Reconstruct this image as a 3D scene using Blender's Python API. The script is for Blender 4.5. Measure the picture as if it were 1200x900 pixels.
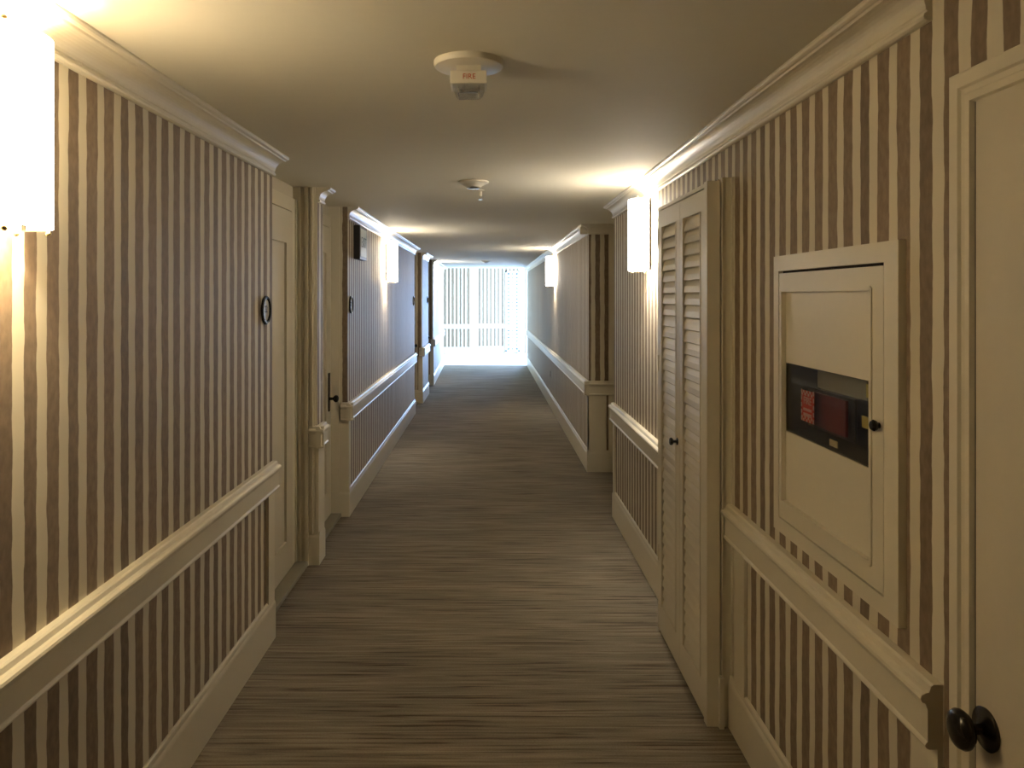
import bpy, bmesh, math
from mathutils import Vector, Matrix
for o in list(bpy.data.objects): bpy.data.objects.remove(o)
S = bpy.context.scene
COL = S.collection
EYE = 1.7; F = 900.0; VX = 575.0; VY = 347.0

# ---------------------------------------------------------------- camera / light / exposure
cam = bpy.data.cameras.new('camera'); co = bpy.data.objects.new('camera', cam); COL.objects.link(co)
cam.sensor_fit = 'HORIZONTAL'; cam.sensor_width = 36.0; cam.lens = 36.0 * F / 1200.0
cam.shift_x = (600 - VX) / 1200.0; cam.shift_y = -(450 - VY) / 1200.0
cam.clip_start = 0.02; cam.clip_end = 200
co.location = (0, 0, EYE); co.rotation_euler = (math.pi / 2, 0, 0)
S.camera = co
S.view_settings.view_transform = 'Standard'; S.view_settings.look = 'None'
S.view_settings.gamma = 1.0; S.view_settings.use_curve_mapping = False
S.view_settings.exposure = 1.0

W = bpy.data.worlds.new('world'); S.world = W; W.use_nodes = True
W.node_tree.nodes['Background'].inputs[0].default_value = (0.62, 0.78, 1.0, 1)
W.node_tree.nodes['Background'].inputs[1].default_value = 1.5

def area(name, loc, rot, sx, sy, power, col):
    l = bpy.data.lights.new(name, 'AREA'); l.shape = 'RECTANGLE'; l.size = sx; l.size_y = sy
    l.energy = power; l.color = col
    o = bpy.data.objects.new(name, l); COL.objects.link(o); o.location = loc; o.rotation_euler = rot
    return o
DAY = (0.38, 0.60, 1.0)
area('daylight_side', (3.0, 20.7, 1.45), (0, math.pi / 2, 0), 2.1, 2.8, 360, DAY)
area('daylight_end', (1.8, 23.1, 1.35), (-math.pi / 2, 0, 0), 1.25, 2.2, 600, DAY)
WARM = (1.0, 0.80, 0.50); NEUT = (1.0, 0.91, 0.80)
BULB = 13.0       # watts of the bulb inside each sconce
SHADE = 9.0      # emission of the frosted shade

# ---------------------------------------------------------------- materials
def mat(name):
    m = bpy.data.materials.new(name); m.use_nodes = True
    return m, m.node_tree, m.node_tree.nodes['Principled BSDF']
def N(t, kind, **kw):
    n = t.nodes.new(kind)
    for k, v in kw.items(): setattr(n, k, v)
    return n
def simple(name, col, rough=0.5, metal=0.0, bump=0.0, scale=60, var=0.0, emit=None, es=0):
    m, t, b = mat(name)
    b.inputs['Base Color'].default_value = (*col, 1); b.inputs['Roughness'].default_value = rough
    b.inputs['Metallic'].default_value = metal
    if emit:
        b.inputs['Emission Color'].default_value = (*emit, 1); b.inputs['Emission Strength'].default_value = es
    if bump or var:
        tc = N(t, 'ShaderNodeTexCoord'); nz = N(t, 'ShaderNodeTexNoise'); nz.inputs['Scale'].default_value = scale
        nz.inputs['Detail'].default_value = 3
        t.links.new(tc.outputs['Object'], nz.inputs['Vector'])
        if bump:
            bp = N(t, 'ShaderNodeBump'); bp.inputs['Strength'].default_value = bump; bp.inputs['Distance'].default_value = 0.01
            t.links.new(nz.outputs['Fac'], bp.inputs['Height']); t.links.new(bp.outputs['Normal'], b.inputs['Normal'])
        if var:
            mx = N(t, 'ShaderNodeMixRGB'); mx.inputs[1].default_value = (*[c * (1 - var) for c in col], 1)
            mx.inputs[2].default_value = (*[min(1, c * (1 + var)) for c in col], 1)
            t.links.new(nz.outputs['Fac'], mx.inputs[0]); t.links.new(mx.outputs[0], b.inputs['Base Color'])
    return m

PAINT = simple('cream_trim_paint', (0.70, 0.64, 0.50), 0.38, bump=0.03, scale=40, var=0.02)
DOORP = simple('cream_door_paint', (0.62, 0.56, 0.44), 0.42, bump=0.03, scale=30, var=0.02)
CEIL = simple('ceiling_paint', (0.72, 0.68, 0.56), 0.75, bump=0.02, scale=25, var=0.02)
BRASS = simple('aged_brass', (0.55, 0.42, 0.22), 0.3, 1.0)
BRONZE = simple('dark_bronze', (0.022, 0.018, 0.012), 0.22, 0.3)
BLACK = simple('black_plastic', (0.012, 0.012, 0.012), 0.4)
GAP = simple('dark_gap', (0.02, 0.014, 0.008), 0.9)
WHITEP = simple('white_plastic', (0.74, 0.70, 0.60), 0.35)
REDP = simple('red_lettering', (0.55, 0.10, 0.04), 0.5)
CHROME = simple('chrome', (0.7, 0.7, 0.7), 0.12, 1.0)
SAGE = simple('sill_grey_green', (0.27, 0.245, 0.18), 0.6)

def wallpaper():
    m, t, b = mat('striped_wallpaper')
    uv = N(t, 'ShaderNodeUVMap'); uv.uv_map = 'UVMap'
    sp = N(t, 'ShaderNodeSeparateXYZ'); t.links.new(uv.outputs[0], sp.inputs[0])
    # slow hand painted wobble of every edge
    mp = N(t, 'ShaderNodeMapping'); mp.inputs['Scale'].default_value = (1.1, 8.0, 1); t.links.new(uv.outputs[0], mp.inputs[0])
    wz = N(t, 'ShaderNodeTexNoise'); wz.inputs['Scale'].default_value = 1.0; wz.inputs['Detail'].default_value = 4
    t.links.new(mp.outputs[0], wz.inputs['Vector'])
    def math_(op, a, bb=None, c=None):
        n = N(t, 'ShaderNodeMath', operation=op)
        for i, v in enumerate((a, bb, c)):
            if v is None: continue
            if isinstance(v, (int, float)): n.inputs[i].default_value = v
            else: t.links.new(v, n.inputs[i])
        return n.outputs[0]
    wob = math_('MULTIPLY_ADD', wz.outputs['Fac'], 0.20, -0.10)
    u = math_('ADD', sp.outputs[0], wob)
    cell = math_('ROUND', u)
    d = math_('ABSOLUTE', math_('SUBTRACT', u, cell))
    wn = N(t, 'ShaderNodeTexWhiteNoise', noise_dimensions='1D'); t.links.new(cell, wn.inputs['W'])
    half = math_('MULTIPLY_ADD', wn.outputs['Value'], 0.07, 0.245)
    k = math_('SUBTRACT', half, d)
    fac = N(t, 'ShaderNodeMapRange'); fac.inputs['From Min'].default_value = -0.012; fac.inputs['From Max'].default_value = 0.012
    t.links.new(k, fac.inputs['Value'])
    # watercolour mottling inside the stripes
    mp2 = N(t, 'ShaderNodeMapping'); mp2.inputs['Scale'].default_value = (5, 30, 1); t.links.new(uv.outputs[0], mp2.inputs[0])
    nz = N(t, 'ShaderNodeTexNoise'); nz.inputs['Scale'].default_value = 1.0; nz.inputs['Detail'].default_value = 6
    t.links.new(mp2.outputs[0], nz.inputs['Vector'])
    cr = N(t, 'ShaderNodeValToRGB'); cr.color_ramp.elements[0].position = 0.3; cr.color_ramp.elements[1].position = 0.72
    cr.color_ramp.elements[0].color = (0.182, 0.126, 0.078, 1); cr.color_ramp.elements[1].color = (0.268, 0.196, 0.126, 1)
    t.links.new(nz.outputs['Fac'], cr.inputs[0])
    tn = N(t, 'ShaderNodeMixRGB', blend_type='MULTIPLY'); tn.inputs[0].default_value = 1
    vr = N(t, 'ShaderNodeMapRange'); vr.inputs['To Min'].default_value = 0.84; vr.inputs['To Max'].default_value = 1.12
    t.links.new(wn.outputs['Value'], vr.inputs['Value']); t.links.new(cr.outputs[0], tn.inputs[1]); t.links.new(vr.outputs[0], tn.inputs[2])
    mx = N(t, 'ShaderNodeMixRGB'); mx.inputs[1].default_value = (0.67, 0.61, 0.47, 1)
    t.links.new(fac.outputs[0], mx.inputs[0]); t.links.new(tn.outputs[0], mx.inputs[2])
    t.links.new(mx.outputs[0], b.inputs['Base Color']); b.inputs['Roughness'].default_value = 0.62
    bp = N(t, 'ShaderNodeBump'); bp.inputs['Strength'].default_value = 0.06; bp.inputs['Distance'].default_value = 0.004
    t.links.new(nz.outputs['Fac'], bp.inputs['Height']); t.links.new(bp.outputs['Normal'], b.inputs['Normal'])
    return m
PAPER = wallpaper()

def carpet():
    m, t, b = mat('streaked_carpet')
    tc = N(t, 'ShaderNodeTexCoord')
    def noise(sx, sy, det=5, rough=0.6, dist=0):
        mp = N(t, 'ShaderNodeMapping'); mp.inputs['Scale'].default_value = (sx, sy, 1); t.links.new(tc.outputs['Object'], mp.inputs[0])
        n = N(t, 'ShaderNodeTexNoise'); n.inputs['Scale'].default_value = 1; n.inputs['Detail'].default_value = det
        n.inputs['Roughness'].default_value = rough; n.inputs['Distortion'].default_value = dist
        t.links.new(mp.outputs[0], n.inputs['Vector']); return n.outputs['Fac']
    streak = noise(2.0, 70, 5, 0.62, 0.45); broad = noise(1.3, 5.5, 4); fine = noise(140, 190, 2)
    r1 = N(t, 'ShaderNodeValToRGB'); e = r1.color_ramp.elements
    e[0].position = 0.34; e[0].color = (0.080, 0.060, 0.040, 1); e[1].position = 0.62; e[1].color = (0.26, 0.225, 0.165, 1)
    a = r1.color_ramp.elements.new(0.46); a.color = (0.19, 0.157, 0.11, 1)
    t.links.new(streak, r1.inputs[0])
    r2 = N(t, 'ShaderNodeMapRange'); r2.inputs['From Min'].default_value = .3; r2.inputs['From Max'].default_value = .7
    r2.inputs['To Min'].default_value = 0.8; r2.inputs['To Max'].default_value = 1.18; t.links.new(broad, r2.inputs['Value'])
    r3 = N(t, 'ShaderNodeMapRange'); r3.inputs['To Min'].default_value = 0.7; r3.inputs['To Max'].default_value = 1.3; t.links.new(fine, r3.inputs['Value'])
    m1 = N(t, 'ShaderNodeMixRGB', blend_type='MULTIPLY'); m1.inputs[0].default_value = 1
    t.links.new(r1.outputs[0], m1.inputs[1]); t.links.new(r2.outputs[0], m1.inputs[2])
    m2 = N(t, 'ShaderNodeMixRGB', blend_type='MULTIPLY'); m2.inputs[0].default_value = 1
    t.links.new(m1.outputs[0], m2.inputs[1]); t.links.new(r3.outputs[0], m2.inputs[2])
    t.links.new(m2.outputs[0], b.inputs['Base Color']); b.inputs['Roughness'].default_value = 0.95
    b.inputs['Specular IOR Level'].default_value = 0.15
    bp = N(t, 'ShaderNodeBump'); bp.inputs['Strength'].default_value = 0.5; bp.inputs['Distance'].default_value = 0.006
    ad = N(t, 'ShaderNodeMath', operation='ADD'); t.links.new(fine, ad.inputs[0]); t.links.new(streak, ad.inputs[1])
    t.links.new(ad.outputs[0], bp.inputs['Height']); t.links.new(bp.outputs['Normal'], b.inputs['Normal'])
    return m
CARPET = carpet()
def shade_mat(name, col, s):
    m, t, b = mat(name); b.inputs['Base Color'].default_value = (0.8, 0.78, 0.72, 1)
    b.inputs['Emission Color'].default_value = (*col, 1); b.inputs['Emission Strength'].default_value = s
    b.inputs['Roughness'].default_value = 0.3
    return m
SH_W = shade_mat('frosted_glass_lit_warm', (1.0, 0.80, 0.52), SHADE)
SH_N = shade_mat('frosted_glass_lit', (1.0, 0.92, 0.80), SHADE * 1.25)
def glass(name, tint=(0.85, 0.85, 0.82), gl=0.06):
    m, t, b = mat(name); t.nodes.remove(b)
    out = [n for n in t.nodes if n.type == 'OUTPUT_MATERIAL'][0]
    tr = N(t, 'ShaderNodeBsdfTransparent'); tr.inputs[0].default_value = (*tint, 1)
    g = N(t, 'ShaderNodeBsdfGlossy'); g.inputs['Roughness'].default_value = 0.05
    mx = N(t, 'ShaderNodeMixShader'); mx.inputs[0].default_value = gl
    t.links.new(tr.outputs[0], mx.inputs[1]); t.links.new(g.outputs[0], mx.inputs[2]); t.links.new(mx.outputs[0], out.inputs[0])
    return m
GLASS = glass('cabinet_glass'); CLEAR = glass('clear_strobe_lens', (0.9, 0.9, 0.88), 0.22); PANE = glass('window_glass', (0.95, 0.97, 1), 0.05)

# ---------------------------------------------------------------- helpers
def link(name, bm, m, parent=None, smooth=False):
    me = bpy.data.meshes.new(name); bmesh.ops.recalc_face_normals(bm, faces=bm.faces[:]); bm.to_mesh(me); bm.free()
    for mm in (m if isinstance(m, (list, tuple)) else [m]): me.materials.append(mm)
    if smooth:
        for p in me.polygons: p.use_smooth = True
        try: me.set_sharp_from_angle(angle=math.radians(40))
        except Exception: pass
    o = bpy.data.objects.new(name, me); COL.objects.link(o)
    if parent: o.parent = parent
    return o
def empty(name, loc=(0, 0, 0), rz=0):
    o = bpy.data.objects.new(name, None); COL.objects.link(o); o.location = loc; o.rotation_euler = (0, 0, rz)
    o.empty_display_size = 0.05
    return o
def tag(o, label, cat, group=None):
    o['label'] = label; o['category'] = cat
    if group: o['group'] = group
    return o
def struct(o, label=None, cat=None):
    o['kind'] = 'structure'
    if label: o['label'] = label
    if cat: o['category'] = cat
    return o
def box(bm, x0, x1, y0, y1, z0, z1, mi=0):
    x0, x1 = sorted((x0, x1)); y0, y1 = sorted((y0, y1)); z0, z1 = sorted((z0, z1))
    v = [bm.verts.new((x, y, z)) for z in (z0, z1) for y in (y0, y1) for x in (x0, x1)]
    fs = []
    for q in ((0, 2, 3, 1), (4, 5, 7, 6), (0, 1, 5, 4), (2, 6, 7, 3), (0, 4, 6, 2), (1, 3, 7, 5)):
        f = bm.faces.new([v[i] for i in q]); f.material_index = mi; fs.append(f)
    return fs
def bxobj(name, m, parent, *dims, bevel=0.0):
    bm = bmesh.new()
    for d in dims: box(bm, *d)
    if bevel: bmesh.ops.bevel(bm, geom=bm.edges[:], offset=bevel, segments=2, affect='EDGES', profile=0.5)
    return link(name, bm, m, parent)
def prism(bm, prof, frame, mi=0):
    """prof: closed list of (a,b); frame(a,b,t) -> Vector, t in 0..1; caps both ends"""
    A = [bm.verts.new(frame(a, b, 0)) for a, b in prof]; B = [bm.verts.new(frame(a, b, 1)) for a, b in prof]
    n = len(prof)
    for i in range(n):
        j = (i + 1) % n
        bm.faces.new((A[i], A[j], B[j], B[i])).material_index = mi
    bm.faces.new(A).material_index = mi; bm.faces.new(B[::-1]).material_index = mi
def run(bm, prof, p0, p1, out):
    """moulding along plan line p0->p1, profile (n,z), out = unit normal pointing into the corridor"""
    p0 = Vector(p0); p1 = Vector(p1); out = Vector(out)
    def fr(a, b, t):
        p = p0.lerp(p1, t) + out * a
        return Vector((p.x, p.y, b))
    prism(bm, prof, fr)
def lathe(bm, prof, seg=32, mtx=None, mi=0):
    """prof list of (r,z) open; r may be 0 at ends"""
    rings = []
    for r, z in prof:
        if r < 1e-6: rings.append([bm.verts.new((0, 0, z))])
        else: rings.append([bm.verts.new((r * math.cos(2 * math.pi * i / seg), r * math.sin(2 * math.pi * i / seg), z)) for i in range(seg)])
    for a, b in zip(rings, rings[1:]):
        for i in range(seg):
            j = (i + 1) % seg
            if len(a) == 1 and len(b) == 1: continue
            if len(a) == 1: f = bm.faces.new((a[0], b[i], b[j]))
            elif len(b) == 1: f = bm.faces.new((a[i], b[0], a[j]))
            else: f = bm.faces.new((a[i], b[i], b[j], a[j]))
            f.material_index = mi
    if mtx is not None: bmesh.ops.transform(bm, matrix=mtx, verts=[v for r in rings for v in r])
def text(name, s, size, m, parent, mtx, ext=0.0006):
    c = bpy.data.curves.new(name, 'FONT'); c.body = s; c.size = size; c.extrude = ext; c.align_x = 'CENTER'; c.align_y = 'CENTER'
    o = bpy.data.objects.new(name + '_tmp', c); COL.objects.link(o)
    dg = bpy.context.evaluated_depsgraph_get(); me = bpy.data.meshes.new_from_object(o.evaluated_get(dg)); me.transform(mtx)
    bpy.data.objects.remove(o); me.name = name; me.materials.clear(); me.materials.append(m)
    q = bpy.data.objects.new(name, me); COL.objects.link(q); q.parent = parent
    return q
def Ymat(origin, right, up):
    r = Vector(right).normalized(); u = Vector(up).normalized(); n = r.cross(u)
    M = Matrix((r, u, n)).transposed().to_4x4(); M.translation = Vector(origin); return M

# ---------------------------------------------------------------- walls
CH = 2.39; YE = 18.9; YL = 22.5; LCH = 2.75; TH = 0.12
XR = 0.955
PAT_L = (0.0935, 1.94); PAT_R = (0.092, 1.5925)
def wall(name, path, pat, side, hole=None, s0=None, top=CH):
    """path: [(x,y,mat)] ; mat of the segment that starts there. side=+1 when the room lies to the right of the path"""
    bm = bmesh.new(); uvl = bm.loops.layers.uv.new('UVMap'); s = path[0][1] if s0 is None else s0
    for (x0, y0, mi), (x1, y1, _) in zip(path, path[1:]):
        a = Vector((x0, y0)); b = Vector((x1, y1)); L = (b - a).length; d = (b - a) / L
        out = Vector((d.y, -d.x)) * side
        spans = [(0, L, 0, top, 0)]
        if hole and hole[0] == (x0, y0):
            h0, h1, z0, z1 = hole[1]
            spans = [(0, h0, 0, top, 1), (h1, L, 0, top, 1), (h0, h1, 0, z0, 1), (h0, h1, z1, top, 1)]
        for (t0, t1, z0, z1, caps) in spans:
            vs = {}
            for t in (t0, t1):
                for n in (0, -TH):
                    for z in (z0, z1):
                        p = a + d * t + out * n; vs[t, n, z] = bm.verts.new((p.x, p.y, z))
            k = {v: key for key, v in vs.items()}
            g = lambda *q: [vs[i] for i in q]
            Q = [g((t0, 0, z0), (t1, 0, z0), (t1, 0, z1), (t0, 0, z1)), g((t0, -TH, z0), (t1, -TH, z0), (t1, -TH, z1), (t0, -TH, z1))]
            if caps: Q += [g((t0, 0, z0), (t0, -TH, z0), (t0, -TH, z1), (t0, 0, z1)), g((t1, 0, z0), (t1, -TH, z0), (t1, -TH, z1), (t1, 0, z1)),
                      g((t0, 0, z0), (t1, 0, z0), (t1, -TH, z0), (t0, -TH, z0)), g((t0, 0, z1), (t1, 0, z1), (t1, -TH, z1), (t0, -TH, z1))]
            for q in Q:
                f = bm.faces.new(q); f.material_index = mi
                for lp in f.loops:
                    t, n, z = k[lp.vert]
                    lp[uvl].uv = ((s + t - pat[1]) / pat[0], z)
        s += L
    return struct(link(name, bm, [PAPER, DOORP]))
P, D = 0, 1
XD = -1.25
def xa(y): return -1.122 + 0.0085 * y
LP = [(xa(-3), -3, P), (xa(3.83), 3.83, P), (XD, 3.83, D), (XD, 4.87, P), (-1.10, 4.87, P), (-1.10, 5.03, P), (XD, 5.03, D),
      (XD, 5.93, P), (-1.105, 5.93, P), (-1.105, 11.15, P), (XD, 11.15, D), (XD, 12.2, P), (-1.09, 12.2, P), (-1.09, 13.4, P),
      (XD, 13.4, D), (XD, 14.6, P), (-1.095, 14.6, P), (-1.165, YE, P)]
wall('wall_left', LP, PAT_L, 1)
XRD = 1.25
RP = [(XR, -3, P), (XR, 5.93, P), (XRD, 5.93, D), (XRD, 7.43, P), (0.949, 7.43, P), (0.90, YE, P), (0.90, YE, P)][:6]
wall('wall_right', RP, PAT_R, -1, hole=((XR, -3), (3 + 1.892, 3 + 2.473, 1.268, 1.487)))
wall('wall_back', [(1.3, -3, P), (-1.4, -3, P)], PAT_L, -1)
PAT_E = (0.113, 0.062)
wall('wall_far_left', [(-1.165, YE, P), (-1.40, YE, P), (-1.40, YL, P)], PAT_L, 1, top=LCH)
wall('wall_end', [(-1.40, YL, P), (-0.50, YL, P), (-0.50, YL + .35, P), (2.6, YL + .35, P)], PAT_E, 1, s0=0, top=LCH, hole=((-0.50, YL + .35), (1.65, 2.95, .22, 2.5)))
wall('wall_far_right', [(0.90, YE, P), (2.6, YE, P), (2.6, YL + .35, P)], PAT_R, -1, top=LCH,
     hole=((2.6, YE), (0.35, 3.35, 0.25, 2.5)))

bm = bmesh.new(); box(bm, -1.9, 2.8, -3.2, YE, -0.1, 0); struct(link('floor', bm, CARPET))
bm = bmesh.new(); box(bm, -1.9, 2.8, YE, YL + .6, -0.1, 0); struct(link('floor', bm, simple('pale_lobby_stone', (.72, .72, .70), .35, scale=6, var=.05)), 'pale lobby floor')
bm = bmesh.new(); box(bm, -1.5, 1.5, -3.2, YE, CH, LCH + .1); box(bm, -1.6, 2.8, YE, YL + .6, LCH, LCH + .1); struct(link('ceiling', bm, CEIL))

# ---------------------------------------------------------------- mouldings
def arc(c, r, a0, a1, n):
    return [(c[0] + r[0] * math.cos(math.radians(a0 + (a1 - a0) * i / n)), c[1] + r[1] * math.sin(math.radians(a0 + (a1 - a0) * i / n))) for i in range(n + 1)]
CROWN = [(0, 2.296), (0.010, 2.296), (0.017, 2.300), (0.019, 2.306), (0.017, 2.312), (0.011, 2.315), (0.012, 2.319)] + \
        arc((0.068, 2.319), (0.054, 0.050), 178, 92, 8) + [(0.070, 2.374), (0.076, 2.375), (0.082, 2.378), (0.085, 2.384), (0.085, CH), (0, CH)]
RAIL = [(0, .880), (.020, .880), (.026, .876), (.028, .870), (.030, .864), (.038, .862), (.046, .857), (.048, .850), (.045, .843), (.038, .840),
        (.036, .834), (.033, .828), (.033, .760), (.036, .757), (.039, .752), (.036, .746), (.030, .743), (0, .743)]
BASE = [(0, .208), (.005, .208), (.010, .203), (.012, .195), (.012, .188), (.016, .180), (.018, .172), (.018, 0), (0, 0)]
def seg_out(p0, p1, side):
    d = (Vector(p1) - Vector(p0)).normalized(); return Vector((d.y, -d.x)) * side
tn = [0]
def moulding(name, prof, runs, m=PAINT, label=None):
    bm = bmesh.new()
    for p0, p1, side in runs: run(bm, prof, p0, p1, seg_out(p0, p1, side))
    o = link(name, bm, m); struct(o, label); return o
def trim(prof, runs, label=None):
    tn[0] += 1; return moulding('trim_%d' % tn[0], prof, runs, label=label)
# crown mouldings, one per wall stretch
Lruns = [((xa(-3), -3), (xa(3.83), 3.83)), ((-1.10, 4.87), (-1.10, 5.03)), ((-1.105, 5.93), (-1.105, 11.15)), ((-1.09, 12.2), (-1.09, 13.4)), ((-1.095, 14.6), (-1.163, YE - .03))]
for p0, p1 in Lruns: trim(CROWN, [(p0, p1, 1)], 'crown moulding on the left wall')
trim(CROWN, [((XR, 1.66), (XR, 5.93), -1)], 'crown moulding on the near right wall')
trim(CROWN, [((0.949, 7.43 - .085), (0.90, YE), -1), ((XRD, 7.43), (0.949 - .085, 7.43), -1)], 'crown moulding on the far right wall')
# chair rails
for p0, p1 in Lruns:
    rs = [(p0, p1, 1)]
    if p0[1] > 0 and p0[1] < 15:
        rs = [((p0[0], p0[1] - .045), (p1[0], p1[1] - .0), 1), ((p0[0] - .045, p0[1]), (p0[0] + .048, p0[1]), 1)]
    trim(RAIL, rs, 'cream chair rail on the left wall')
trim(RAIL, [((XR, 1.62), (XR, 3.04), -1)], 'cream chair rail below the alarm cabinet')
trim(RAIL, [((XR, 3.91), (XR, 5.93), -1)], 'cream chair rail beyond the louvered closet')
trim(RAIL, [((0.949, 7.43 - .045), (0.90, YE), -1), ((XRD, 7.43), (0.949 - .048, 7.43), -1)], 'cream chair rail on the far right wall')
# baseboards
rs = []
for p0, p1 in Lruns:
    rs.append((p0, p1, 1))
    if 0 < p0[1]: rs.append(((XD + .02, p0[1]), (p0[0] + .018, p0[1]), 1))
moulding('baseboard_left', BASE, rs)
moulding('baseboard_right', BASE, [((XR, 1.60), (XR, 3.04), -1), ((XR, 3.91), (XR, 5.93), -1), ((0.949, 7.43 - .018), (0.90, YE), -1), ((XRD, 7.43), (0.949 - .018, 7.43), -1)])
# wainscot stiles under the rails and corner boards, thin boards on the walls
def boards(label, *dims):
    tn[0] += 1; return struct(bxobj('trim_%d' % tn[0], PAINT, None, *dims), label)
boards('cream board under the end of the left rail', (xa(3.8) - .002, xa(3.8) + .012, 3.73, 3.832, .20, .745))
boards('cream corner boards of the first left pier', (XD + .0, -1.185, 4.852, 4.87, 0, CH), (-1.185, -1.112, 4.858, 4.87, 0, CH), (-1.205, -1.196, 4.838, 4.87, 0, CH), (-1.165, -1.150, 4.836, 4.87, 0, CH), (-1.132, -1.122, 4.842, 4.87, .2, CH), (-1.103, -1.088, 4.858, 5.03, .2, .745))
boards('cream corner boards of the second left pier', (XD, -1.166, 5.912, 5.93, 0, CH), (-1.166, -1.107, 5.918, 5.93, .2, .745), (-1.108, -1.093, 5.918, 5.99, .2, .745))
boards('cream corner boards of the third left pier', (-1.15, -1.078, 12.188, 12.2, .2, .745), (-1.092, -1.078, 12.19, 12.26, .2, .745))
boards('cream corner boards of the fourth left pier', (-1.15, -1.083, 14.588, 14.6, .2, .745))
boards('cream stiles under the near right rail', (XR - .012, XR, 1.62, 1.72, .2, .745), (XR - .012, XR, 2.86, 2.975, .2, .745))
boards('cream board under the far end of the right rail', (XR - .012, XR, 5.85, 5.932, .2, .745))
boards('cream corner board of the right pier', (0.937, 1.118, 7.418, 7.43, .2, .745), (1.14, XRD, 7.412, 7.43, 0, CH), (0.937, 0.951, 7.418, 7.49, .2, .745))

# ---------------------------------------------------------------- left alcove doors
def panel_door(name, ya, yb, label, ztop=2.217, knob=None):
    r = struct(empty(name, (XD, (ya + yb) / 2, 0)), label)
    c = (ya + yb) / 2
    a, b = ya - c, yb - c
    bm = bmesh.new(); T = .012; q = .135
    z0, z1 = .035, ztop
    box(bm, .002, T + .014, a, a + q, z0, z1); box(bm, .002, T + .014, b - q, b, z0, z1)
    box(bm, .002, T + .014, a + q, b - q, z0, .225); box(bm, .002, T + .014, a + q, b - q, 2.02, z1)
    box(bm, .002, T, a + q, b - q, .225, 2.02)
    box(bm, T, T + .008, a + q + .035, b - q - .035, .26, 1.985)
    link('door_leaf', bm, DOORP, r)
    bm = bmesh.new()
    box(bm, .001, .006, a - .008, a, z0, z1 + .006); box(bm, .001, .006, b, b + .008, z0, z1 + .006); box(bm, .001, .006, a, b, z1, z1 + .008)
    link('door_gap', bm, GAP, r)
    bm = bmesh.new()
    for s, e in ((a - .11, a - .008), (b + .008, b + .105)):
        box(bm, .001, .020, s, e, 0, z1 + .09); box(bm, .020, .028, s + (0.0 if s < a - .05 else .072), s + (.03 if s < a - .05 else .10), 0, z1 + .09)
    box(bm, .001, .020, a - .008, b + .008, z1 + .008, z1 + .09)
    link('door_casing', bm, PAINT, r)
    bxobj('threshold', SAGE, r, (.001, .10, a - .008, b + .1, .001, .028), bevel=.004)
    if knob:
        y = b - .06
        bxobj('lock_plate', BRONZE, r, (.026, .036, y - .022, y + .022, .83, 1.12), bevel=.003)
        bm = bmesh.new(); lathe(bm, [(0, 0), (.012, 0), (.011, .03), (.020, .036), (.028, .048), (.026, .062), (.014, .070), (0, .071)], 20,
                                Matrix.Translation((.03, y, .925)) @ Matrix.Rotation(math.pi / 2, 4, 'Y'))
        link('door_knob', bm, BRONZE, r, True)
    return r
panel_door('door_1', 3.945, 4.745, 'cream panelled door in the nearest left alcove')
panel_door('door_2', 5.125, 5.90 - .04, 'cream panelled door in the second left alcove', knob=True)
panel_door('door_3', 11.27, 12.06, 'cream door in the third left alcove', knob=True)
panel_door('door_4', 13.52, 14.46, 'cream door in the fourth left alcove', knob=True)

# ---------------------------------------------------------------- near right door
r = struct(empty('door_5', (XR, 1.12, 0)), 'plain cream door at the right edge with a dark oval knob')
def rx(n): return -n
c = 1.12
bm = bmesh.new(); box(bm, -.006, .0, .72 - c, 1.502 - c, .012, 2.10); link('door_leaf', bm, DOORP, r)
bm = bmesh.new(); box(bm, -.0045, -.0005, .70 - c, 1.507 - c, .012, 2.112); link('door_gap', bm, GAP, r)
bm = bmesh.new()
CAS = [(0, 0), (.016, 0), (.018, .004), (.018, .030), (.012, .034), (.010, .044), (.014, .048), (.014, .062), (.004, .066), (0, .066)]   # (n, across)
def cas_v(ysgn, yref):
    prism(bm, CAS, lambda n, w, t: Vector((-n, yref + ysgn * (-w), t * (2.147 - w))))
cas_v(1, 1.573 - c); cas_v(-1, .65 - c)
prism(bm, CAS, lambda n, w, t: Vector((-n, .65 + w - c + t * (1.573 - .65 - 2 * w), 2.147 - w)))
link('door_casing', bm, PAINT, r)
kn = bmesh.new(); M = Matrix.Translation((-.006, 1.468 - c, .872)) @ Matrix.Rotation(-math.pi / 2, 4, 'Y')
lathe(kn, [(0, 0), (.039, 0), (.040, .004), (.036, .007), (.018, .010), (.010, .014), (0, .014)], 36, M); link('rosette', kn, BRONZE, r, True)
kn = bmesh.new(); lathe(kn, [(0, .012), (.0095, .012), (.0095, .030), (.016, .034), (.030, .038), (.0365, .046), (.037, .052), (.033, .060), (.020, .066), (0, .068)], 36, M)
link('door_knob', kn, BRONZE, r, True)

# ---------------------------------------------------------------- louvered closet doors
r = struct(empty('door_6', (XR, 3.475, 0)), 'cream louvered folding closet doors standing proud of the right wall'); c = 3.475
XF = -.100
bm = bmesh.new()
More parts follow.
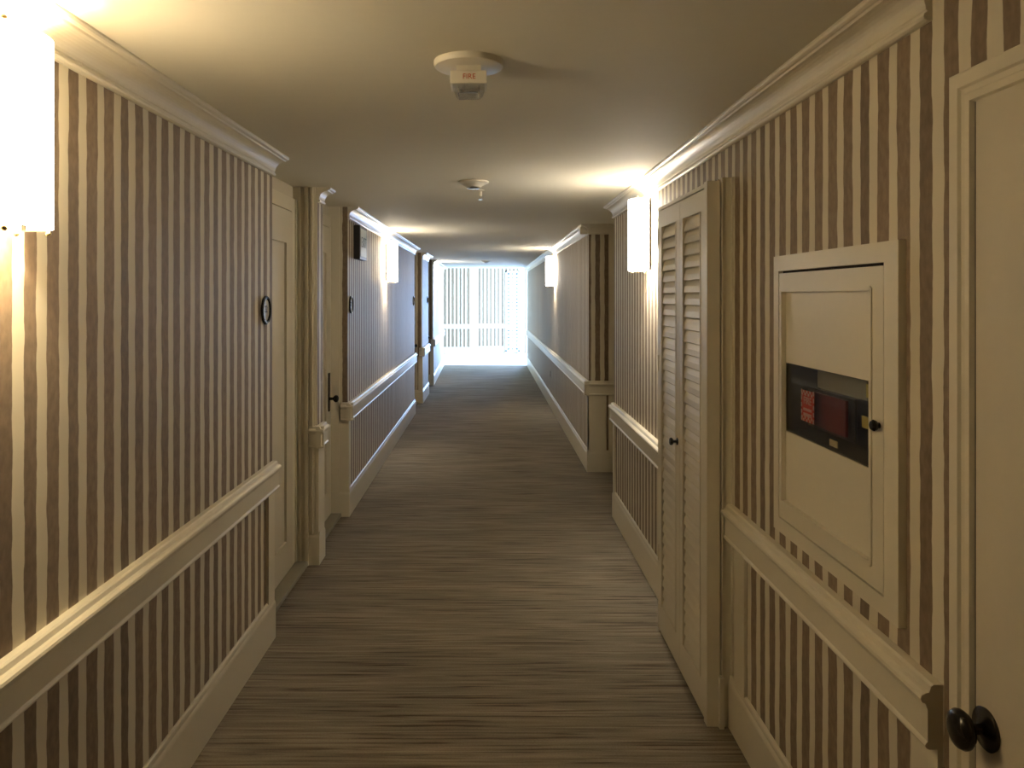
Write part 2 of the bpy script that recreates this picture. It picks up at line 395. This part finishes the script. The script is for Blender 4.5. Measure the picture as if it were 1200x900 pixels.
# near side casing seen end on, stepped like the photograph
box(bm, XF - .001, -.050, 3.032 - c, 3.075 - c, 0, 2.155); box(bm, -.050, -.044, 3.062 - c, 3.075 - c, 0, 2.165); box(bm, -.044, 0, 3.030 - c, 3.075 - c, 0, 2.168)
box(bm, -.044, -.039, 3.022 - c, 3.030 - c, 0, 2.168); box(bm, -.007, 0, 3.014 - c, 3.030 - c, 0, 2.168); box(bm, -.056, -.038, 3.012 - c, 3.04 - c, 0, .2)
box(bm, XF + .001, 0, 3.905 - c, 3.93 - c, 0, 2.150)
box(bm, XF + .001, 0, 3.075 - c, 3.905 - c, 2.133, 2.150)
link('closet_casing', bm, PAINT, r)
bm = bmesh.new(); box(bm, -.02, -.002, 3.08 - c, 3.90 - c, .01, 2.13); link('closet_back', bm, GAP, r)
def leaf(y0, y1, s0, s1):
    bm = bmesh.new(); x0, x1 = XF, XF + .030; zt, zb = 2.128, .012
    box(bm, x0, x1, y0, y0 + s0, zb, zt); box(bm, x0, x1, y1 - s1, y1, zb, zt)
    box(bm, x0, x1, y0 + s0, y1 - s1, 2.045, zt); box(bm, x0, x1, y0 + s0, y1 - s1, zb, .15)
    for a in (y0 + s0, y1 - s1):       # thin bead round the louvers
        box(bm, x0 - .003, x0 + .002, a - .004, a + .004, .15, 2.045)
    o = link('door_leaf', bm, PAINT, r)
    bm = bmesh.new(); n = 35; p = (2.045 - .15) / n
    for i in range(n):
        z = .15 + p * (i + .5)
        pr = [(x0 + .003, z - .030), (x0 + .006, z - .034), (x0 + .012, z - .030), (x0 + .024, z + .026), (x0 + .021, z + .030), (x0 + .013, z + .016), (x0 + .006, z - .006)]
        prism(bm, pr, lambda a, b, t: Vector((a, y0 + s0 + t * (y1 - s1 - y0 - s0), b)))
    link('louvers', bm, PAINT, o)
    return o
leaf(3.040 - c, 3.470 - c, .092, .055); l2 = leaf(3.474 - c, 3.908 - c, .07, .072)
M = Matrix.Translation((XF, 3.515 - c, 1.035)) @ Matrix.Rotation(-math.pi / 2, 4, 'Y')
bm = bmesh.new(); lathe(bm, [(0, 0), (.017, 0), (.016, .003), (.006, .006), (.006, .018), (.014, .022), (.018, .028), (.015, .035), (0, .038)], 20, M); link('knob', bm, BRONZE, r, True)
for z in (2.0, 1.36, .40):
    bxobj('hinge', PAINT, r, (XF - .004, XF + .02, 3.906 - c, 3.915 - c, z - .04, z + .04))

# ---------------------------------------------------------------- fire alarm cabinet
r = empty('fire_alarm_cabinet', (XR, 2.215, .912)); tag(r, 'cream wall cabinet with dark glass window on the striped right wall', 'cabinet')
oy, oz = 2.215, .912
def B(n0, n1, y0, y1, z0, z1): return (-n1, -n0, y0 - oy, y1 - oy, z0 - oz, z1 - oz)
Y0, Y1, Z0, Z1 = 1.764, 2.540, .937, 1.830
d0, d1, e0, e1 = 1.829, 2.498, .982, 1.781
bxobj('cabinet_frame', PAINT, r, B(0, .019, Y0, d0, Z0, Z1), B(0, .019, d1, Y1, Z0, Z1), B(0, .019, d0, d1, Z0, e0), B(0, .019, d0, d1, e1, Z1))
bxobj('door_gap', GAP, r, B(0, .004, d0, d0 + .004, e0, e1), B(0, .004, d1 - .004, d1, e0, e1), B(0, .004, d0, d1, e1 - .008, e1), B(0, .004, d0, d1, e0, e0 + .005))
w0, w1, v0, v1 = 1.892, 2.473, 1.268, 1.487
bm = bmesh.new(); a0, a1, b0, b1 = d0 + .004, d1 - .004, e0 + .005, e1 - .008
p0_, p1_ = 1.721, 1.037
for q in (B(.001, .018, a0, w0, b0, b1), B(.001, .018, w1, a1, b0, b1), B(.001, .018, w0, w1, b0, p1_), B(.001, .018, w0, w1, p0_, b1)): box(bm, *q)
box(bm, *B(.001, .006, w0, w1, v1, p0_)); box(bm, *B(.001, .006, w0, w1, p1_, v0))
# raised beads at the edges of the sunk panel
for q in (B(.006, .0215, w0 - .006, w0 + .006, p1_, p0_), B(.006, .0215, w1 - .006, w1 + .006, p1_, p0_), B(.006, .0215, w0, w1, p0_ - .008, p0_ + .004), B(.006, .0215, w0, w1, p1_ - .004, p1_ + .008)): 
    if True: box(bm, *q)
link('cabinet_door', bm, PAINT, r)
bm = bmesh.new(); dk = .11
INTER = simple('cabinet_interior', (0.16, 0.145, 0.12), 0.6, var=.1)
e_ = .003
for q in (B(-dk, -dk + .004, w0, w1, v0, v1), B(-dk, 0, w0, w0 + e_, v0, v1), B(-dk, 0, w1 - e_, w1, v0, v1), B(-dk, 0, w0, w1, v0, v0 + e_), B(-dk, 0, w0, w1, v1 - e_, v1)): box(bm, *q)
link('cabinet_interior', bm, INTER, r)
bxobj('glass_pane', GLASS, r, B(.003, .006, w0, w1, v0, v1))
def at(px, py, x):
    Y = F * x / (px - VX); return Y, EYE - (py - VY) * Y / F
def patch(name, m, x, pa, pb, t=.004, bev=0):
    """box on plane X=x between two opposite picture corners (far top, near bottom)"""
    ya, za = at(*pa, x); yb, zb = at(*pb, x)
    return bxobj(name, m, r, (x - XR, x - XR + t, ya - oy, yb - oy, za - oz, zb - oz), bevel=bev), (ya, za, yb, zb)
REDL = simple('red_label', (0.80, 0.07, 0.05), 0.5); PINK = simple('pale_label_print', (0.85, 0.55, 0.48), 0.5)
DRED = simple('dark_red_metal', (0.20, 0.020, 0.022), 0.35); GREYM = simple('grey_enamel', (0.36, 0.34, 0.28), 0.5); TAGM = simple('yellow_tag', (0.75, 0.60, 0.15), 0.6)
TAN = simple('tan_tag', (0.75, 0.62, 0.36), 0.6); CHARM = simple('charcoal_metal', (0.06, 0.052, 0.045), 0.4)
lab = bxobj('warning_label', REDL, r, (.0075, .0085, 2.285 - oy, 2.380 - oy, 1.317 - oz, 1.412 - oz))
ly0, ly1, lz0, lz1 = 2.285, 2.380, 1.317, 1.412
bm = bmesh.new()
def pk(y0, y1, z0, z1): box(bm, .0067, .0077, y0 - oy, y1 - oy, z0 - oz, z1 - oz)
for i in range(9):                 # dashed border of the label
    if i % 2 == 0:
        a = lz0 + (lz1 - lz0) * i / 9; pk(ly0, ly0 + .007, a, a + .0133); pk(ly1 - .007, ly1, a, a + .0133)
for i in range(8):
    for j in range(2):
        a = ly0 + (ly1 - ly0) * i / 8
        if (i + j) % 2 == 0: pk(a, a + .010, lz1 - .008 * (j + 1), lz1 - .008 * j); pk(a, a + .010, lz0 + .008 * j, lz0 + .008 * (j + 1))
pk(2.303, 2.362, 1.333, 1.343)
pk(2.303, 2.362, 1.350, 1.358)
link('label_print', bm, PINK, lab)
text('label_lettering', 'FIRE', .032, PINK, lab, Ymat((.0070, 2.3325 - oy, 1.380 - oz), (0, -1, 0), (0, 0, 1)))
patch('alarm_module', DRED, .985, (954, 459), (991, 513), .008, .002)
patch('grey_mounting_plate', GREYM, .995, (958, 432), (1016, 470), .006)
patch('module_back_box', CHARM, 1.005, (947, 453), (1002, 520), .006)  # charcoal box behind the red module, larger on every side
patch('yellow_tag', TAGM, .972, (1010, 487), (1023, 505), .003)
patch('yellow_tag', TAGM, .975, (1015, 450), (1023, 468), .003)
patch('tan_tag', TAN, .975, (972, 514), (981, 529), .003)
bm = bmesh.new(); M = Matrix.Translation((-.014, 1.852 - oy, 1.388 - oz)) @ Matrix.Rotation(-math.pi / 2, 4, 'Y')
lathe(bm, [(0, 0), (.008, 0), (.007, .008), (.012, .012), (.014, .018), (.010, .024), (0, .026)], 20, M); link('cabinet_knob', bm, BRONZE, r, True)

# ---------------------------------------------------------------- sconces
def make_sconce(lit, col):
    r = empty('wall_sconce')
    bxobj('back_plate', BRASS, r, (0, .022, -.05, .05, -.18, .18), bevel=.004)
    bm = bmesh.new(); n = 22; hw = .105; dp = .100; off = .038; h = .21
    for inner in (0, 1):
        pass
    pts = []
    for i in range(n + 1):
        a = math.pi * i / n; pts.append((off + dp * (math.sin(a) ** .75), -hw * math.cos(a)))
    inn = [(off + (dp - .005) * (math.sin(math.pi * i / n) ** .75), -(hw - .005) * math.cos(math.pi * i / n)) for i in range(n + 1)]
    prism(bm, pts + inn[::-1], lambda a, b, t: Vector((a, b, -h + 2 * h * t)))
    link('shade', bm, lit, r, True)
    for sy in (-1, 1): bxobj('side_rail', BRONZE, r, (.026, .038, sy * hw - .004, sy * hw + .004, -h, h))
    for sz in (-1, 1):
        for sy in (-1, 1):
            bm = bmesh.new(); z = sz * (h + .002)
            bmesh.ops.create_uvsphere(bm, u_segments=14, v_segments=8, radius=.0065, matrix=Matrix.Translation((off + dp * .62, sy * .080, z + sz * .006)))
            box(bm, .02, off + dp * .66, sy * .080 - .002, sy * .080 + .002, z - .0015, z + .0015)
            bmesh.ops.create_uvsphere(bm, u_segments=14, v_segments=8, radius=.0065, matrix=Matrix.Translation((off * .7, sy * .080, z + sz * .006)))
            link('shade_clip', bm, BRASS, r, True)
    l = bpy.data.lights.new('bulb_light', 'POINT'); l.energy = BULB; l.color = col; l.shadow_soft_size = .025
    for z in (.12, -.08):
        lo = bpy.data.objects.new('bulb_light', l); COL.objects.link(lo); lo.parent = r; lo.location = (.08, 0, z)
    return r
SZ = 2.06
G = 'half round frosted glass wall sconces'
def place(lit, col, x, y, right, label):
    r = make_sconce(lit, col); r.location = (x, y, SZ); r.rotation_euler = (0, 0, math.pi if right else 0); tag(r, label, 'wall lamp', G)
place(SH_W, WARM, xa(1.67), 1.67, False, 'large lit frosted glass sconce cut off at the left edge, nearest of all')
place(SH_N, NEUT, XR, 4.55, True, 'lit frosted glass sconce on the right wall beside the louvered closet')
place(SH_N, NEUT, -1.105, 8.0, False, 'lit frosted glass sconce on the left wall past the exit sign')
place(SH_N, NEUT, .933, 11.1, True, 'lit frosted glass sconce farther down the right wall')
place(SH_N, NEUT, -1.105, 15.3, False, 'lit frosted glass sconce farthest down the left wall before the bright end')

# ---------------------------------------------------------------- room number plaques
FACE = simple('plaque_face', (0.50, 0.46, 0.38), 0.4)
def plaque(x, y, label, num='22'):
    r = empty('number_plaque', (x, y, 1.632)); tag(r, label, 'sign', 'round room number plaques')
    M = Matrix.Rotation(math.pi / 2, 4, 'Y')
    bm = bmesh.new(); lathe(bm, [(.054, .001), (.069, .001), (.070, .008), (.064, .013), (.056, .011), (.054, .006)], 40, M); link('rim', bm, BRONZE, r, True)
    bm = bmesh.new(); lathe(bm, [(0, .001), (.055, .001), (.055, .005), (0, .005)], 40, M); link('face', bm, FACE, r)
    text('number', num, .048, BLACK, r, Ymat((.0055, 0, .004), (0, 1, 0), (0, 0, 1)))
plaque(xa(3.71), 3.71, 'round black rimmed number plaque at the end of the near left wall')
plaque(-1.105, 6.05, 'round black rimmed number plaque under the exit sign')
plaque(-1.105, 10.95, 'tiny dark number plaque at the end of the wall with the exit sign')
plaque(-1.09, 13.2, 'tiny dark number plaque on the narrow left wall stretch near the bright end')

# ---------------------------------------------------------------- exit sign
r = empty('exit_sign', (-1.105, 6.37, 2.0)); tag(r, 'black framed pale green exit sign box high on the left wall', 'exit sign')
bxobj('housing', BLACK, r, (0, .050, -.17, .17, 0, .275), bevel=.004)
SF = simple('pale_green_sign_face', (0.26, 0.31, 0.22), 0.3)
bxobj('sign_face', SF, r, (.050, .053, -.145, .145, .025, .25))
text('sign_lettering', 'EXIT', .12, simple('dark_green_print', (0.06, 0.09, 0.05), 0.5), r, Ymat((.0535, 0, .137), (0, 1, 0), (0, 0, 1)))

# ---------------------------------------------------------------- ceiling things
r = empty('fire_strobe', (-.064, 2.262, CH)); tag(r, 'white ceiling strobe alarm lettered FIRE, nearest device on the ceiling', 'fire alarm')
bm = bmesh.new(); lathe(bm, [(0, 0), (.103, 0), (.103, -.010), (.099, -.017), (.090, -.019), (0, -.019)], 56); link('base_disc', bm, WHITEP, r, True)
bxobj('neck', WHITEP, r, (-.036, .036, -.03, .03, -.042, -.018))
bxobj('strobe_body', WHITEP, r, (-.0525, .0525, -.052, .045, -.077, -.040), bevel=.002)
text('fire_lettering', 'FIRE', .021, REDP, r, Ymat((.002, -.0525, -.058), (1, 0, 0), (0, 0, 1)))
bm = bmesh.new()
prism(bm, [(-.046, -.077), (-.040, -.094), (-.030, -.103), (.030, -.103), (.040, -.094), (.046, -.077)], lambda a, b, t: Vector((a, -.048 + .085 * t, b))); link('strobe_lens', bm, CLEAR, r)
bm = bmesh.new(); bmesh.ops.create_cone(bm, cap_ends=True, segments=14, radius1=.006, radius2=.006, depth=.06, matrix=Matrix.Translation((0, -.01, -.088)) @ Matrix.Rotation(math.pi / 2, 4, 'Y'))
box(bm, -.032, -.028, -.03, .02, -.098, -.077); box(bm, .028, .032, -.03, .02, -.098, -.077); box(bm, -.018, -.012, -.03, -.02, -.098, -.077)
link('flash_tube', bm, CHROME, r, True)
def detector(x, y, label):
    r = empty('smoke_detector', (x, y, CH)); tag(r, label, 'smoke detector', 'round ceiling smoke detectors')
    bm = bmesh.new(); lathe(bm, [(0, 0), (.092, 0), (.092, -.008), (.080, -.016), (.0, -.016)], 40); link('base_ring', bm, WHITEP, r, True)
    bm = bmesh.new(); lathe(bm, [(.074, -.015), (.066, -.022), (.040, -.034), (.036, -.036), (0, -.036)], 40); link('sensor_body', bm, WHITEP, r, True)
    bm = bmesh.new(); lathe(bm, [(.041, -.033), (.041, -.040), (.034, -.044), (0, -.045)], 30); link('sensor_cap', bm, CHROME, r, True)
detector(-.104, 4.62, 'round smoke detector on the ceiling behind the FIRE strobe')
detector(-.09, 15.1, 'small far smoke detector on the ceiling before the bright end')
r = empty('sprinkler_head', (-.066, 5.0, CH)); tag(r, 'small pendant sprinkler head just behind the nearer smoke detector', 'sprinkler')
bm = bmesh.new(); lathe(bm, [(0, 0), (.026, 0), (.024, -.006), (.010, -.010), (.009, -.04), (.004, -.042), (0, -.042)], 20); link('stem', bm, WHITEP, r, True)
bm = bmesh.new(); lathe(bm, [(0, -.06), (.015, -.06), (.015, -.063), (0, -.063)], 16); box(bm, -.010, -.007, -.002, .002, -.062, -.036); box(bm, .007, .010, -.002, .002, -.062, -.036); link('deflector', bm, CHROME, r)
# outlet low on the far right wall
r = empty('wall_outlet', (.9305, 11.9, .44)); tag(r, 'small socket plate low on the far right wall', 'outlet')
bxobj('plate', simple('outlet_plate', (.33, .30, .26), .5), r, (-.006, .006, -.035, .035, 0, .115)); bxobj('socket', GAP, r, (-.008, -.004, -.015, .015, .02, .05), (-.008, -.004, -.015, .015, .065, .095))

# ---------------------------------------------------------------- bright lobby at the end
trim(RAIL, [((-1.40, YL), (-.50, YL), 1), ((-.50, YL + .35), (.75, YL + .35), 1)], 'white rail along the lobby end wall')
moulding('baseboard_end', BASE, [((-1.40, YL), (-.50, YL), 1), ((-.50, YL + .35), (.9, YL + .35), 1)])
boards('white corner board of the lobby end wall', (-.60, -.49, YL - .012, YL, 0, LCH), (-.50, -.40, YL + .33, YL + .35, 0, LCH))
r = empty('lattice_screen', (.66, YL + .30, 0)); tag(r, 'white lattice screen standing against the bright end wall', 'screen')
SCR = simple('white_screen_paint', (.8, .8, .8), .5)
bm = bmesh.new(); x0, x1 = -.22, .20; nx, ny = 3, 22; zb, zt = .05, 2.45
fx = .035
cw = (x1 - x0 - 2 * .05) / nx; chh = (zt - zb - .1) / ny
box(bm, x0, x0 + .05, -.02, .02, zb, zt); box(bm, x1 - .05, x1, -.02, .02, zb, zt); box(bm, x0, x1, -.02, .02, zb, zb + .05); box(bm, x0, x1, -.02, .02, zt - .05, zt)
for i in range(1, nx): box(bm, x0 + .05 + cw * i - fx, x0 + .05 + cw * i + fx, -.014, .014, zb, zt)
for j in range(1, ny): box(bm, x0, x1, -.012, .012, zb + .05 + chh * j - .03, zb + .05 + chh * j + .03)
link('lattice', bm, SCR, r)
bxobj('backing_panel', simple('screen_backing_grey', (.16, .17, .19), .7), r, (x0 + .01, x1 - .01, .018, .026, zb, zt))
bxobj('foot', SCR, r, (x0, x0 + .05, -.08, .045, 0, .05))
bxobj('foot', SCR, r, (x1 - .05, x1, -.08, .045, 0, .05))
boards('white post at the right of the lobby opening', (.80, .86, 20.2, 20.3, 0, LCH))
r = struct(empty('added_window_2', (1.8, YL + .35, 0)), 'added lobby end window, out of view')  # unseen window, added so the daylight down the corridor has a source
bxobj('window_frame', SCR, r, (-.65, -.59, 0, .08, .22, 2.5), (.59, .65, 0, .08, .22, 2.5), (-.59, .59, 0, .08, .22, .28), (-.59, .59, 0, .08, 2.44, 2.5), (-.02, .02, .02, .06, .28, 2.44))
bxobj('window_pane', PANE, r, (-.59, .59, .035, .041, .28, 2.44))
r = struct(empty('added_window_1', (2.6, 20.75, 0)), 'added lobby side window, out of view')  # also out of view, put in as an opening for the side daylight
bxobj('window_frame', SCR, r, (0, .08, -1.5, -1.44, .25, 2.5), (0, .08, 1.44, 1.5, .25, 2.5), (0, .08, -1.44, 1.44, .25, .31), (0, .08, -1.44, 1.44, 2.44, 2.5), (.02, .06, -.025, .025, .31, 2.44))
bxobj('window_pane', PANE, r, (.035, .041, -1.44, 1.44, .31, 2.44))
